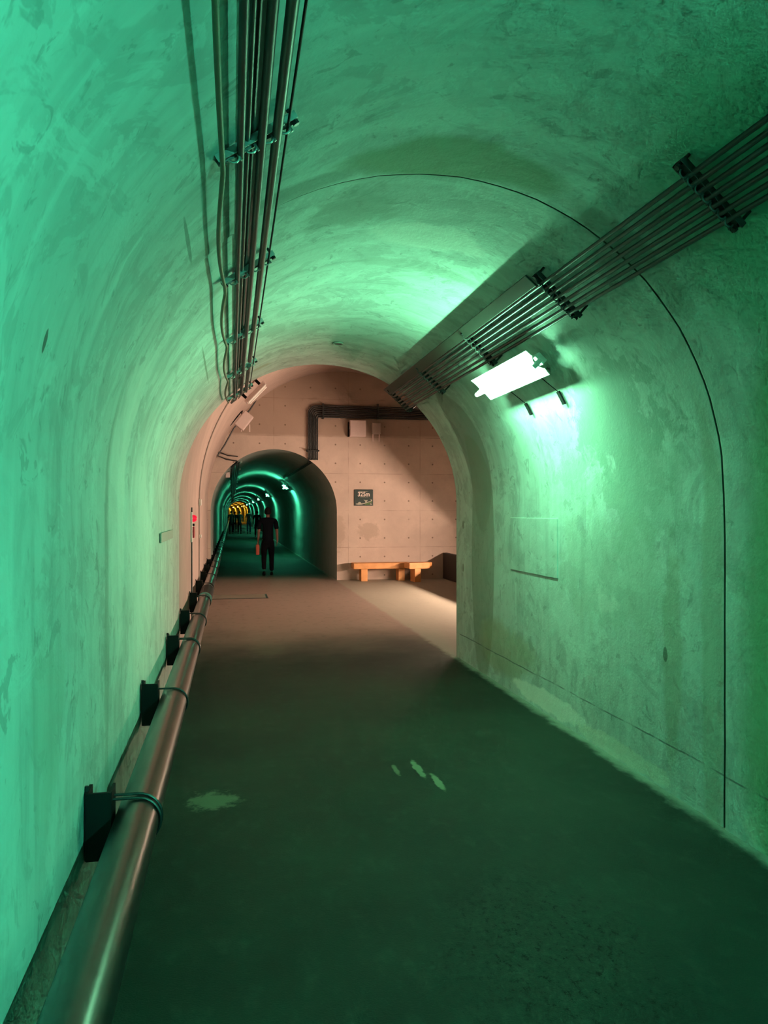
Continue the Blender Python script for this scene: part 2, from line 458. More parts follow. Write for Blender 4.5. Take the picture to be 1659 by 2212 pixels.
def jig(yv, px, pz):
    d = yv - JOINT
    if abs(d) < 0.2:
        w = (mnoise.noise(Vector((px * 1.3, pz * 1.3, 3.1))) * 0.020 + mnoise.noise(Vector((px * 7, pz * 7, 9.1))) * 0.007) * max(0, 1 - abs(d) / 0.2)
        return w, 0
    return 0, 0
def jig_near(yv, px, pz):
    dy, dr = jig(yv, px, pz)
    if abs(yv - JOINT) < 0.010: return dy, 0.030
    return dy, (0.007 if yv > JOINT else 0.0)
ys_near = [-12, -9, -6, -4, -2, 0, 1, 2, 2.6, 3, 3.25, JOINT - 0.03, JOINT - 0.016, JOINT - 0.012, JOINT - 0.009, JOINT - 0.003, JOINT + 0.003, JOINT + 0.009, JOINT + 0.012, JOINT + 0.016, JOINT + 0.03, 3.7, 4.2, 5, 6, 7, 7.8, END]
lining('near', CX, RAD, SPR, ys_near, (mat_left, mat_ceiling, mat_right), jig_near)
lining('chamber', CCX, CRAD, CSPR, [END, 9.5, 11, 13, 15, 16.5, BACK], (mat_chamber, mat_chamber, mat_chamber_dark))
def bend(yv):
    return -0.0009 * max(0, yv - 110) ** 2
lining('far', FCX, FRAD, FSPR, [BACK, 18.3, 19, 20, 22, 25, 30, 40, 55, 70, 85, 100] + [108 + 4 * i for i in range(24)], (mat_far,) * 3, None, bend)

def bridge(name, inner, outer, yv, mat, thick, label):
    bm = bmesh.new()
    I = [p for part in inner for p in part]; O = [p for part in outer for p in part]
    n = len(I)
    rows = []
    for yy in (yv, yv + thick):
        rows.append(([bm.verts.new((x, yy, z)) for x, z in I], [bm.verts.new((x, yy, z)) for x, z in O]))
    for (a, b) in rows:
        for i in range(n - 1):
            if (a[i].co - a[i + 1].co).length < 1e-6 and (b[i].co - b[i + 1].co).length < 1e-6: continue
            try: bm.faces.new((a[i], a[i + 1], b[i + 1], b[i]))
            except ValueError: pass
    bmesh.ops.remove_doubles(bm, verts=bm.verts, dist=1e-5)
    o = link(name, bm, mat)
    return struct(o, label)
def grow(parts, d):
    return parts
bridge('wall_front', profile(CX, RAD + 0.007, SPR), profile(CCX, CRAD, CSPR), END, mat_chamber_dark, 0.003, 'end wall of the chamber around the near tunnel mouth')
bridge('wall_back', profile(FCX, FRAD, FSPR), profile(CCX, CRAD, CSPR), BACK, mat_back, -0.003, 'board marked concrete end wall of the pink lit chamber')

def cap(name, cx, r, spr, yv, mat, dx=0):
    bm = bmesh.new()
    pts = [p for part in profile(cx, r, spr) for p in part]
    vs = []
    for x, z in pts:
        if not vs or (Vector((x + dx, yv, z)) - vs[-1].co).length > 1e-5: vs.append(bm.verts.new((x + dx, yv, z)))
    bm.faces.new(vs)
    return struct(link(name, bm, mat))
cap('wall_rear', CX, RAD, SPR, -12, mat_ceiling)
cap('wall_far', FCX, FRAD, FSPR, 200, mat_far, bend(200))

rows = []
def frow(a, b, yv): rows.append([(a + (b - a) * i / 12, yv, 0) for i in range(13)])
for yv in (-12, -6, 0, 2, 4, 6, END - 0.001): frow(XL - 0.02, XR + 0.02, yv)
for yv in (END, 10, 13, 16, BACK): frow(CCX - CRAD, CCX + CRAD, yv)
frow(FXL, FXR, BACK + 0.001)
for yv in [20, 30, 50, 80, 108] + [112 + 4 * i for i in range(23)]: frow(FXL + bend(yv), FXR + bend(yv), yv)
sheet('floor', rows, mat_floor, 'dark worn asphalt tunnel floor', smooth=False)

# raised curb strip hidden light line along the chamber's right side
# thin wooden-marked cracks in the lining: short hairline grooves
# ------------------------------------------------------------------ fluorescent lamps
A_DIR = Vector((0.743, 0, -0.671)); N_DIR = Vector((-0.671, 0, -0.743))
LAMP_C = Vector((1.953, 5.29, EYE + 0.970))
def make_lamp(tube_mat, name='fluorescent_lamp'):
    root = thing(name, '', 'lamp', LAMP_C)
    Ld = 1.16
    yax = Vector((0, 1, 0))
    def P(a, n, y): return A_DIR * a + N_DIR * n + yax * y
    rot = Matrix((A_DIR, yax, N_DIR)).transposed()
    if rot.determinant() < 0: rot = Matrix((A_DIR, yax, -N_DIR)).transposed()
    bm = bmesh.new()
    add_box(bm, P(0, -0.045, 0), (0.075, Ld * 0.98, 0.045), rot, 0.004)
    link('lamp_body', bm, mat_white, root)
    bm = bmesh.new()          # two reflector wings, each a bent sheet with real thickness
    for s in (-1, 1):
        prof = [(0.022, 0.006), (0.06, -0.006), (0.111, -0.002), (0.1115, -0.006), (0.06, -0.010), (0.022, 0.002)]
        ring = []
        for yy in (-Ld / 2, Ld / 2):
            ring.append([bm.verts.new(P(s * a, n, yy + (0.035 * (1 if yy < 0 else -1) if a < 0.03 else 0))) for a, n in prof])
        for i in range(6):
            bm.faces.new((ring[0][i], ring[0][(i + 1) % 6], ring[1][(i + 1) % 6], ring[1][i]))
        bm.faces.new(ring[0]); bm.faces.new(ring[1][::-1])
    add_box(bm, P(0, 0.0, 0), (0.046, Ld - 0.08, 0.006), rot)
    link('reflector', bm, mat_white, root)
    for s in (-1, 1):
        bm = bmesh.new()
        add_box(bm, P(0, 0.010, s * (Ld / 2 + 0.004)), (0.032, 0.028, 0.075), rot, 0.006)
        link('lamp_holder', bm, mat_white, root)
    bm = bmesh.new()
    add_tube(bm, [P(0, 0.045, -Ld / 2 - 0.005), P(0, 0.045, Ld / 2 + 0.005)], 0.0155, 16)
    link('tube', bm, tube_mat, root, True)
    for yy in (-0.29, 0.31):
        bm = bmesh.new()
        # strap fixed to the vault behind and below the lamp, and the thin stay that holds the body
        cc = Vector((CX, 0, SPR)) - Vector((LAMP_C.x, 0, LAMP_C.z))
        pts = []
        for ang in (30.5, 28.6, 26.7):
            t = math.radians(ang)
            pts.append(cc + Vector((math.cos(t), 0, math.sin(t))) * (RAD - 0.012) + yax * yy)
        for a, b in zip(pts, pts[1:]):
            d = (b - a); mid = (a + b) / 2
            zx = d.normalized(); nx = zx.cross(yax)
            add_box(bm, mid, (d.length * 1.05, 0.040, 0.012), Matrix((zx, yax, nx)).transposed())
        add_tube(bm, [P(0.02, -0.055, yy), pts[0]], 0.003, 8)
        link('mounting_strap', bm, mat_black, root)
    return root
lamp0 = make_lamp(mat_green_tube)
tag(lamp0, 'lit fluorescent lamp with white reflector on the near right vault', 'lamp', 'fluorescent lamps along the tunnel')
orders = ['first', 'second', 'third', 'fourth', 'fifth', 'sixth']
far0 = make_lamp(mat_far_tube)
tag(far0, '', 'lamp', 'fluorescent lamps along the tunnel')
for i in range(6):
    o = far0 if i == 0 else copy_tree(far0)
    o.location = (LAMP_C.x - 0.01, 28.6 + 14.1 * i, LAMP_C.z - 0.05)
    o['label'] = 'white glowing lamp inside the far green tunnel, %s nearest of its row' % orders[i]
olamp = make_lamp(mat_orange_tube)
tag(olamp, 'bright lamp in the orange lit bend, nearest of the orange row', 'lamp', 'lamps in the orange lit bend')
olamp.location = (LAMP_C.x + bend(118), 118, LAMP_C.z - 0.05)
for i, yv in enumerate((127, 140, 152, 164, 175)):
    o = copy_tree(olamp)
    o.location = (LAMP_C.x + bend(yv), yv, LAMP_C.z - 0.05)
    o.rotation_euler = (0, 0, math.atan(0.0018 * (yv - 110)))
    o['label'] = 'bright lamp in the orange lit bend, %s of the orange row counted from the right' % orders[min(i + 1, 5)]
tl = make_lamp(mat_teal_tube)  # unseen teal lamp added nearer than the row's spacing, brightening the near left wall
tag(tl, 'added unseen fluorescent lamp behind the viewer to brighten the near left wall', 'lamp', 'fluorescent lamps along the tunnel')
tl.location = (LAMP_C.x, -1.9, LAMP_C.z)

# the long shielded lamp low on the chamber's right side, hidden behind the tunnel mouth
root = thing('wall_washer_lamp', 'long low warm wall lamp on the right side of the chamber', 'lamp', (5.62, 0, 0))
bm = bmesh.new()
add_box(bm, (0.06, 13.1, 0.95), (0.04, 5.2, 0.32), None, 0.004)
add_box(bm, (-0.035, 13.1, 1.086), (0.15, 5.2, 0.012))
link('housing', bm, mat_black, root)
bm = bmesh.new(); add_box(bm, (0.03, 13.1, 0.955), (0.02, 5.0, 0.05)); link('lens', bm, mat_warm_lens, root)
for yy in (10.9, 13.1, 15.3):
    bm = bmesh.new(); add_box(bm, (0.06, yy, 0.40), (0.04, 0.05, 0.80)); link('post', bm, mat_black, root)

# ------------------------------------------------------------------ low steel pipe on wall brackets
PX, PZ, PR = -0.342, 0.46, 0.079
root = thing('steel_pipe', 'long wide bare steel pipe running low along the left wall', 'pipe', (PX, 0.4, 0))
bm = bmesh.new()
add_tube(bm, [(0, y, PZ) for y in (-1.5, 10.0)], PR, 40)
add_tube(bm, [(0, y, PZ) for y in (11.0, 40, 70, 100)], PR, 40)
link('pipe_run', bm, mat_steel, root, True)
bm = bmesh.new()
add_tube(bm, [(0, y, PZ) for y in (9.95, 9.96, 11.04, 11.05)], [PR + 0.002, PR + 0.012, PR + 0.012, PR + 0.002], 32)
o = link('rubber_coupling', bm, mat_black, root, True); o['label'] = 'black rubber coupling sleeve'
for yy in (9.93, 11.06):
    bm = bmesh.new(); add_tube(bm, [(0, yy - .015, PZ), (0, yy + .015, PZ)], PR + 0.012, 32)
    link('clamp_ring', bm, mat_galv, root, True)

def make_bracket(loops):
    root = thing('pipe_bracket', '', 'bracket', (XL, 0, 0))
    bm = bmesh.new()
    # channel shaped bracket: front web, wall flange, pipe flange
    add_box(bm, (0.052, 0.0, PZ), (0.086, 0.012, 0.245))
    add_box(bm, (0.092, 0.05, PZ), (0.010, 0.10, 0.245))
    add_box(bm, (0.010, 0.05, PZ), (0.012, 0.10, 0.245))
    link('bracket_channel', bm, mat_black, root)
    bm = bmesh.new(); add_tube(bm, [(0.006, 0.03, PZ + 0.122), (0.006, 0.03, PZ + 0.140)], 0.008, 8)
    link('wall_bolt', bm, mat_bolt, root)
    px = PX - XL
    for k in range(loops):
        yy = 0.03 + 0.045 * k
        R = PR + 0.006
        pts = [(0.085, yy, PZ + R)] + [(px + R * math.sin(t), yy, PZ + R * math.cos(t)) for t in [math.pi * i / 16 for i in range(17)]] + [(0.085, yy, PZ - R)]
        bm = bmesh.new(); add_tube(bm, pts, 0.0055, 8)
        link('u_bolt', bm, mat_bolt, root, True)
    return root
br2 = make_bracket(2); br1 = make_bracket(1)
ords = ['nearest', 'second nearest', 'third nearest', 'fourth nearest', 'fifth nearest', 'sixth nearest', 'seventh nearest', 'eighth nearest', 'ninth nearest', 'tenth nearest',
        'eleventh nearest', 'twelfth nearest']
by = [2.93, 4.73, 6.55, 8.2] + [9.95 + 1.75 * i for i in range(20)]
used = {}
for i, y in enumerate(by):
    proto = br2 if i in (0, 2) else br1
    o = proto if proto.name not in used else copy_tree(proto)
    used[proto.name] = 1
    o.location = (XL, y, 0)
    if i < 12: lb = 'black wall bracket clamping the low pipe, %s to the viewer%s' % (ords[i], ', with two loops' if i in (0, 2) else '')
    else: lb = 'small black wall bracket on the low pipe deep in the far tunnel'
    tag(o, lb, 'bracket', 'brackets holding the low steel pipe')

# ------------------------------------------------------------------ conduits along the upper left vault
def line_conduit(name, label, cat, pts, r, m, group=None, seg=14):
    bm = bmesh.new(); add_tube(bm, pts, r, seg)
    return tag(link(name, bm, m, None, True), label, cat, group)
TY = [2.60, 4.0, 5.4, 6.8, 8.12]
G = 'conduits hung on the upper left vault'
def hz(h): return EYE + h
# sagging thin cable A resting outside the rails
pts = []
for i in range(60):
    y = 0.4 + i * (8.1 - 0.4) / 59
    k = max(j for j, v in enumerate([-0.5] + TY) if y >= v - 1e-6) if y >= -0.5 else 0
    span = ([-0.2] + TY + [9.5]); f = 0
    for a, b in zip(span, span[1:]):
        if a <= y <= b: f = math.sin(math.pi * (y - a) / (b - a))
    pts.append((-0.018 - 0.010 * min(1, y / 3) - 0.030 * f * min(1, y / 4), y, hz(1.13 - 0.01 * f)))
line_conduit('sagging_cable', 'thin brown cable sagging between rails, leftmost of the left ceiling conduits', 'cable', pts, 0.009, mat_cable, G)
line_conduit('conduit_pipe', 'dark straight conduit second from the left in the left ceiling run', 'conduit', [(0.030, 0.4, hz(1.195)), (0.030, 8.25, hz(1.195))], 0.0125, mat_conduit_dark, G)
line_conduit('conduit_pipe', 'thin grey conduit tucked beside the dark left ceiling conduit', 'conduit', [(0.053, 0.4, hz(1.232)), (0.053, 8.2, hz(1.232))], 0.008, mat_conduit, G)
line_conduit('conduit_pipe', 'middle dark conduit of the left ceiling run', 'conduit', [(0.100, 0.4, hz(1.240)), (0.100, 8.2, hz(1.240))], 0.0150, mat_conduit_dark, G)
line_conduit('conduit_pipe', 'shiny grey conduit second from the right in the left ceiling run', 'conduit', [(0.150, 0.4, hz(1.268)), (0.150, 6.55, hz(1.268))], 0.0170, mat_conduit, G)
line_conduit('conduit_pipe', 'short grey conduit end next to the chamber mouth', 'conduit', [(0.150, 6.75, hz(1.270)), (0.150, 8.2, hz(1.270))], 0.0180, mat_conduit, G)
line_conduit('thin_cable', 'thin black cable along the right edge of the left ceiling run', 'cable', [(0.186, 0.4, hz(1.295)), (0.186, 8.2, hz(1.295))], 0.0045, mat_black, G)
bm = bmesh.new()
add_box(bm, (0.074, 4.4, hz(1.275)), (0.050, 6.0, 0.020), Matrix.Rotation(-math.radians(38), 3, 'Y'), 0.004)
tag(link('flat_duct', bm, mat_duct), 'flat green grey cable duct above the left ceiling conduits', 'duct', G)

def make_rail(a, b, n_clamps, name='conduit_rail', m=None, wide=0.041, cm=None):
    """strut from a to b (x,z) standing off the vault, with two feet and clamps"""
    a = Vector((a[0], 0, a[1])); b = Vector((b[0], 0, b[1]))
    mid = (a + b) / 2; d = (b - a); L = d.length; d.normalize()
    n = Vector((0, 1, 0)).cross(d).normalized()
    if n.dot(Vector((CX, 0, SPR)) - mid) > 0: n = -n             # n points to the vault
    root = thing(name, '', 'rail', (mid.x, 0, mid.z))
    rot = Matrix((d, Vector((0, 1, 0)), n)).transposed()
    if rot.determinant() < 0: rot = Matrix((d, Vector((0, -1, 0)), n)).transposed()
    bm = bmesh.new()
    add_box(bm, n * 0.016, (L, wide, 0.004), rot)
    for s in (-1, 1): add_box(bm, n * 0.004 + Vector((0, s * (wide / 2 - 0.002), 0)), (L, 0.004, 0.024), rot)
    link('strut_channel', bm, m or mat_galv, root)
    for s in (-1, 1):
        bm = bmesh.new()
        q = d * s * (L / 2 - 0.012)
        p = Vector((mid.x, 0, mid.z)) + q - Vector((CX, 0, SPR))
        gap = RAD - p.length
        add_tube(bm, [q, q + n * (gap * 1.02 + 0.01)], 0.007, 8)
        add_tube(bm, [q - n * 0.02, q - n * 0.006], 0.012, 6)
        link('anchor_bolt', bm, mat_bolt, root)
    for i in range(n_clamps):
        t = (i + 0.5) / n_clamps - 0.5
        q = d * L * t * 0.86 - n * 0.010
        bm = bmesh.new()
        pts = [q + d * 0.018 * math.cos(w) - n * 0.018 * math.sin(w) for w in [math.pi * j / 8 for j in range(9)]]
        add_tube(bm, pts, 0.004, 6)
        add_tube(bm, [pts[0] + n * 0.004, pts[0] - n * 0.022], 0.0045, 6)
        link('pipe_clamp', bm, cm or mat_galv, root)
    return root
railL = make_rail((-0.045, hz(1.155)), (0.215, hz(1.330)), 4)
onames = ['nearest to the viewer', 'second nearest', 'third nearest', 'fourth nearest', 'at the chamber mouth']
for i, y in enumerate(TY):
    o = railL if i == 0 else copy_tree(railL)
    o.location.y = y
    tag(o, 'galvanised cross rail under the left ceiling conduits, ' + onames[i], 'rail', 'rails of the left conduit run')
railR = make_rail((1.665, hz(1.330)), (1.925, hz(1.095)), 7, 'conduit_rail', mat_conduit_dark, 0.062, mat_conduit)
for i, y in enumerate(TY):
    o = railR if i == 0 else copy_tree(railR)
    o.location.y = y + 0.05
    tag(o, 'dark cross rail over the right vault conduits, ' + onames[i], 'rail', 'rails of the right conduit run')

# right conduits, a flat bundle following the vault
a = Vector((1.715, 0, hz(1.285))); b = Vector((1.885, 0, hz(1.130)))
pos = ['topmost', 'second from the top', 'third from the top', 'fourth from the top', 'third from the bottom', 'second from the bottom', 'lowest']
dd = (b - a)
for i in range(7):
    q = a + dd * (i / 6)
    y1 = 8.25
    line_conduit('bundled_conduit', 'dark conduit of the right vault bundle, ' + pos[i], 'conduit', [(q.x, 0.4, q.z), (q.x, y1, q.z)], 0.0105, mat_conduit_dark, 'conduits bundled on the right vault', 12)
bm = bmesh.new()
dn = Vector((0.76, 0, -0.65)); nn = Vector((0.65, 0, 0.76))
rot = Matrix((dn, Vector((0, 1, 0)), nn)).transposed()
if rot.determinant() < 0: rot = Matrix((dn, Vector((0, -1, 0)), nn)).transposed()
add_box(bm, (1.672, 6.2, hz(1.318)), (0.086, 4.15, 0.012), rot, 0.003)
tag(link('flat_duct', bm, mat_duct), 'flat olive cable duct beside the right vault bundle', 'duct')

# ------------------------------------------------------------------ small fittings in the near tunnel
# round socket in the crown
bm = bmesh.new()
cxh, czh = 0.973, SPR + math.sqrt(max(0, (RAD) ** 2 - (0.973 - CX) ** 2))
add_tube(bm, [(cxh + 0.045 * math.cos(t), 7.1 + 0.045 * math.sin(t), czh - 0.004) for t in [2 * math.pi * i / 24 for i in range(24)]], 0.008, 8, closed=True)
root = thing('ceiling_socket', 'small round socket ring in the crown of the near vault', 'socket', (0, 0, 0))
link('socket_ring', bm, mat_nameplate, root, True)
bm = bmesh.new(); add_tube(bm, [(cxh, 7.1, czh - 0.008), (cxh, 7.1, czh + 0.01)], 0.036, 20)
link('socket_cap', bm, mat_conduit_dark, root)
bm = bmesh.new(); add_box(bm, (XL + 0.004, 6.55, 1.405), (0.012, 1.15, 0.075), None, 0.003)
tag(link('wall_plate', bm, mat_nameplate), 'long grey plate fixed on the pale left wall', 'plate')
bm = bmesh.new(); add_box(bm, (XR + 0.004, 6.0, 1.32), (0.012, 1.0, 0.46), None, 0.003)
tag(link('access_cover', bm, mat_right), 'square concrete patch panel set in the right wall below the lamp', 'panel')

# ------------------------------------------------------------------ chamber: boxes, bundle, sign, benches
def wall_box(name, label, x0, y0, x1, y1, Y, depth, m, cat, legs=False):
    a = at(x0, y0, Y - depth); b = at(x1, y1, Y - depth)
    c = Vector(((a.x + b.x) / 2, Y - depth / 2, (a.z + b.z) / 2))
    root = thing(name, label, cat, (c.x, Y, min(a.z, b.z)))
    w, h = b.x - a.x, a.z - b.z
    bm = bmesh.new(); add_box(bm, (0, -depth / 2, h / 2), (w, depth, h), None, 0.01); link('box_body', bm, m, root)
    bm = bmesh.new(); add_box(bm, (0, -depth - 0.006, h / 2), (w * 0.94, 0.012, h * 0.94), None, 0.004); link('box_lid', bm, m, root)
    if legs:
        for s in (-1, 1):
            bm = bmesh.new(); add_tube(bm, [(s * w * 0.36, -depth / 2, 0.01), (s * w * 0.36, -depth / 2, -0.17)], 0.014, 8); link('conduit_stub', bm, mat_box, root)
    return root, w, h
root, w, h = wall_box('junction_box', 'pale pink square junction box under the chamber conduits', 756, 907, 791, 943, BACK, 0.16, mat_box, 'box')
bm = bmesh.new(); add_box(bm, (-w / 2 - 0.02, -0.05, h / 2 - 0.02), (0.03, 0.08, h * 0.9)); link('hinge_side', bm, mat_black, root)
bm = bmesh.new(); add_box(bm, (-w / 2 - 0.004, -0.14, h * 0.52), (0.02, 0.03, 0.07)); link('latch', bm, mat_galv, root)
wall_box('junction_box', 'small grey junction box with two conduit stubs right of the pink box', 804, 913, 823, 938, BACK, 0.12, mat_boxgrey, 'box', True)

# conduit bundle: along the end wall, round the corner and down into the far tunnel
zt = at(760, 879, BACK).z; zb = at(760, 903, BACK).z
xl = at(666, 940, BACK).x; xr = at(685, 940, BACK).x
zlow = at(675, 990, BACK).z
for i in range(7):
    f = i / 6
    z = zt + (zb - zt) * f; x = xl + (xr - xl) * f
    Rb = 0.20 - 0.15 * f
    pts = [(5.4, BACK - 0.06, z)]
    for j in range(9):
        t = math.pi / 2 * j / 8
        pts.append((x + Rb - Rb * math.sin(t), BACK - 0.06, z - Rb + Rb * math.cos(t)))
    pts += [(x, BACK - 0.06, zlow), (x + 0.02, BACK + 0.12, zlow - 0.09), (x + 0.02, BACK + 9, zlow - 0.09)]
    line_conduit('chamber_conduit', 'dark conduit bending down the chamber wall, %s of its bundle' % pos[i].replace('from the top', 'from the outside').replace('from the bottom', 'from the inside').replace('topmost', 'outermost').replace('lowest', 'innermost'),
                 'conduit', pts, 0.0165, mat_conduit_dark, 'conduits on the chamber end wall', 10)
for (cx_, cy_, hor, nm) in ((697, 889, True, 'beside the bend'), (815, 890, True, 'above the small grey box'), (675, 974, False, 'above the far tunnel mouth')):
    c = at(cx_, cy_, BACK)
    bm = bmesh.new()
    add_box(bm, (c.x, BACK - 0.09, c.z), (0.035, 0.02, 0.36) if hor else (0.30, 0.02, 0.035))
    add_box(bm, (c.x, BACK - 0.015, c.z), (0.035, 0.02, 0.36) if hor else (0.30, 0.02, 0.035))
    for s in (-1, 1):
        add_box(bm, (c.x + (0 if hor else s * 0.145), BACK - 0.05, c.z + (s * 0.175 if hor else 0)), (0.03, 0.09, 0.012) if hor else (0.012, 0.09, 0.03))
    tag(link('bundle_clamp', bm, mat_conduit_dark), 'dark clamp across the chamber conduit bundle, ' + nm, 'clamp', 'clamps on the chamber bundle')

# distance sign
a = at(765, 1057.5, BACK); b = at(805.5, 1092.6, BACK)
W, H = b.x - a.x, a.z - b.z
root = thing('distance_sign', 'dark green square sign reading 325m on the chamber end wall', 'sign', ((a.x + b.x) / 2, BACK, b.z))
bm = bmesh.new(); add_box(bm, (0, -0.012, H / 2), (W, 0.024, H), None, 0.003); link('sign_board', bm, mat_sign, root)
fc = bpy.data.curves.new('digits', 'FONT'); fc.body = '325m'; fc.size = 0.150; fc.align_x = 'CENTER'; fc.extrude = 0.002; fc.offset = 0.0035
fo = bpy.data.objects.new('digits_tmp', fc); COL.objects.link(fo)
bpy.context.view_layer.update()
dg = bpy.context.evaluated_depsgraph_get()
me = bpy.data.meshes.new_from_object(fo.evaluated_get(dg)); bpy.data.objects.remove(fo)
me.transform(Matrix.Translation((0, -0.027, H * 0.585)) @ Matrix.Rotation(math.radians(90), 4, 'X') @ Matrix.Diagonal((0.86, 1, 1, 1)))
me.materials.clear(); me.materials.append(mat_sign_ink)
lt = bpy.data.objects.new('lettering', me); COL.objects.link(lt); lt.parent = root
X3, Z3, Y3 = Vector((1, 0, 0)), Vector((0, 0, 1)), Vector((0, -1, 0))
bm = bmesh.new()
rnd = random.Random(3)
for row_z, half, hh in ((H * 0.875, 0.11, 0.020), (H * 0.535, 0.088, 0.012)):     # two rows too small to read: short strokes
    x = -half
    while x < half:
        wch = rnd.uniform(0.010, 0.018)
        for q in range(3):
            if rnd.random() < 0.85: add_box(bm, (x + wch / 2, -0.0255, row_z + (q - 1) * hh * 0.42), (wch, 0.003, hh * 0.16))
        add_box(bm, (x + wch * rnd.uniform(0.2, 0.8), -0.0255, row_z), (0.003, 0.003, hh))
        x += wch + 0.006
link('small_print', bm, mat_sign_pale, root)
def poly(pts): return [((p[0] - 0.5) * W, p[1] * H) for p in pts]
bm = bmesh.new()
add_prism(bm, poly([(0.08, 0.09), (0.20, 0.06), (0.38, 0.07), (0.52, 0.11), (0.94, 0.29), (0.94, 0.33), (0.55, 0.18), (0.38, 0.15), (0.33, 0.22), (0.25, 0.24), (0.18, 0.15), (0.08, 0.13)]), Vector((0, -0.0245, 0)), X3, Z3, Y3, 0.003)
add_prism(bm, poly([(0.48, 0.38), (0.60, 0.34), (0.72, 0.35), (0.66, 0.25), (0.62, 0.18), (0.58, 0.19), (0.57, 0.29)]), Vector((0, -0.0245, 0)), X3, Z3, Y3, 0.004)
add_prism(bm, poly([(0.86, 0.40), (0.95, 0.38), (0.95, 0.30), (0.88, 0.31)]), Vector((0, -0.0245, 0)), X3, Z3, Y3, 0.004)
add_prism(bm, poly([(0.83, 0.07), (0.95, 0.07), (0.93, 0.12), (0.88, 0.16), (0.84, 0.15)]), Vector((0, -0.0245, 0)), X3, Z3, Y3, 0.004)
link('map_drawing', bm, mat_sign_pale, root)
bm = bmesh.new()
add_prism(bm, poly([(0.55, 0.06), (0.82, 0.06), (0.82, 0.17), (0.94, 0.20), (0.94, 0.28), (0.56, 0.11)]), Vector((0, -0.0245, 0)), X3, Z3, Y3, 0.002)
link('green_slope', bm, mat_sign_green, root)

# benches
def bench(name, label, x0, x1, yc, depth, top, thick, legs, tilt=0.0, rounded=False, group=None):
    root = thing(name, label, 'bench', ((x0 + x1) / 2, yc, 0), group, tilt)
    w = x1 - x0
    bm = bmesh.new()
    if rounded:
        pts = [(-w / 2, -depth / 2), (w / 2 - 0.12, -depth / 2), (w / 2, -depth / 2 + 0.12), (w / 2, depth / 2 - 0.05), (w / 2 - 0.05, depth / 2), (-w / 2, depth / 2)]
        add_prism(bm, pts, Vector((0, 0, top - thick)), Vector((1, 0, 0)), Vector((0, 1, 0)), Vector((0, 0, 1)), thick)
        bmesh.ops.bevel(bm, geom=list(bm.edges), offset=0.012, segments=2, affect='EDGES')
    else:
        add_box(bm, (0, 0, top - thick / 2), (w, depth, thick), None, 0.012)
    link('seat_plank', bm, mat_wood, root)
    for lx in legs:
        bm = bmesh.new(); add_box(bm, (lx - (x0 + x1) / 2, 0, (top - thick) / 2), (0.15, depth * 0.85, top - thick), None, 0.008)
        link('leg', bm, mat_wood, root)
    return root
bx0 = at(764, 1222, 17.45).x; bx1 = at(888, 1222, 17.45).x; bl = at(787.5, 1240, 17.45).x
bench('timber_bench', 'long orange timber bench against the chamber end wall', bx0, bx1, 17.62, 0.36, 0.42, 0.135, [bl, bx1 - 0.22])
bench('timber_bench', 'shorter timber bench slanting away at the right end of the long bench', at(880, 1222, 17.1).x, at(925, 1222, 17.1).x + 0.12, 17.22, 0.34, 0.44, 0.135,
      [at(900, 1222, 17.1).x], math.radians(8), True)

# low parapet added in front of the lamp to cut off its lower light
bm = bmesh.new(); add_box(bm, (5.05, 14.1, 0.31), (0.10, 7.6, 0.62), None, 0.01)
tag(link('light_shield', bm, mat_shield), 'low dark parapet added to cut off the warm lamp light', 'shield')

# drain plate
bm = bmesh.new(); add_box(bm, (0.14, 14.75, 0.004), (0.98, 0.62, 0.012), None, 0.003)
root = thing('drain_plate', 'rectangular metal drain plate in the chamber floor', 'plate')
link('plate', bm, mat_plate, root)
bm = bmesh.new(); add_box(bm, (0.14, 14.75, 0.002), (1.06, 0.70, 0.008)); link('plate_frame', bm, mat_conduit_dark, root)

# emergency panel on the left chamber wall with its riser conduit
CL = CCX - CRAD
root = thing('emergency_panel', 'narrow white panel with a glowing red lamp on the left chamber wall', 'panel', (CL, 10.55, 0))
bm = bmesh.new(); add_box(bm, (0.012, 0, 1.40), (0.024, 0.20, 0.40), None, 0.004); link('back_plate', bm, mat_white, root)
bm = bmesh.new(); add_tube(bm, [(0.02, 0, 1.515), (0.045, 0, 1.515), (0.07, 0, 1.515), (0.082, 0, 1.515)], [0.048, 0.046, 0.034, 0.012], 16); link('red_lamp', bm, mat_red_glow, root, True)
bm = bmesh.new(); add_tube(bm, [(0.02, 0, 1.43), (0.05, 0, 1.43)], 0.016, 12); link('call_button', bm, mat_black, root)
bm = bmesh.new(); add_box(bm, (0.035, 0, 1.33), (0.03, 0.06, 0.15), None, 0.008); link('red_handle', bm, mat_red, root)
bm = bmesh.new(); add_tube(bm, [(0.016, -0.05, 0.05), (0.016, -0.05, 1.66)], 0.010, 10); link('riser_conduit', bm, mat_conduit_dark, root)
# ring conduit that climbs the chamber vault
pts = [(CL + 0.015, 13.0, 0.05), (CL + 0.015, 13.0, CSPR)]
for i in range(1, 15):
    t = math.radians(3.1 * i)
    pts.append((CCX - (CRAD - 0.015) * math.cos(t), 13.0, CSPR + (CRAD - 0.015) * math.sin(t)))
root = thing('vault_conduit', 'thin conduit climbing the left chamber wall into the vault', 'conduit')
bm = bmesh.new(); add_tube(bm, pts, 0.012, 8); link('conduit_run', bm, mat_boxgrey, root, True)
bm = bmesh.new(); add_box(bm, (CL + 0.03, 13.0, 1.76), (0.04, 0.12, 0.11), None, 0.01); link('switch_plate', bm, mat_white, root)
bm = bmesh.new(); add_box(bm, (CL + 0.03, 13.0, 1.20), (0.04, 0.08, 0.06), None, 0.01); link('small_box', bm, mat_white, root)

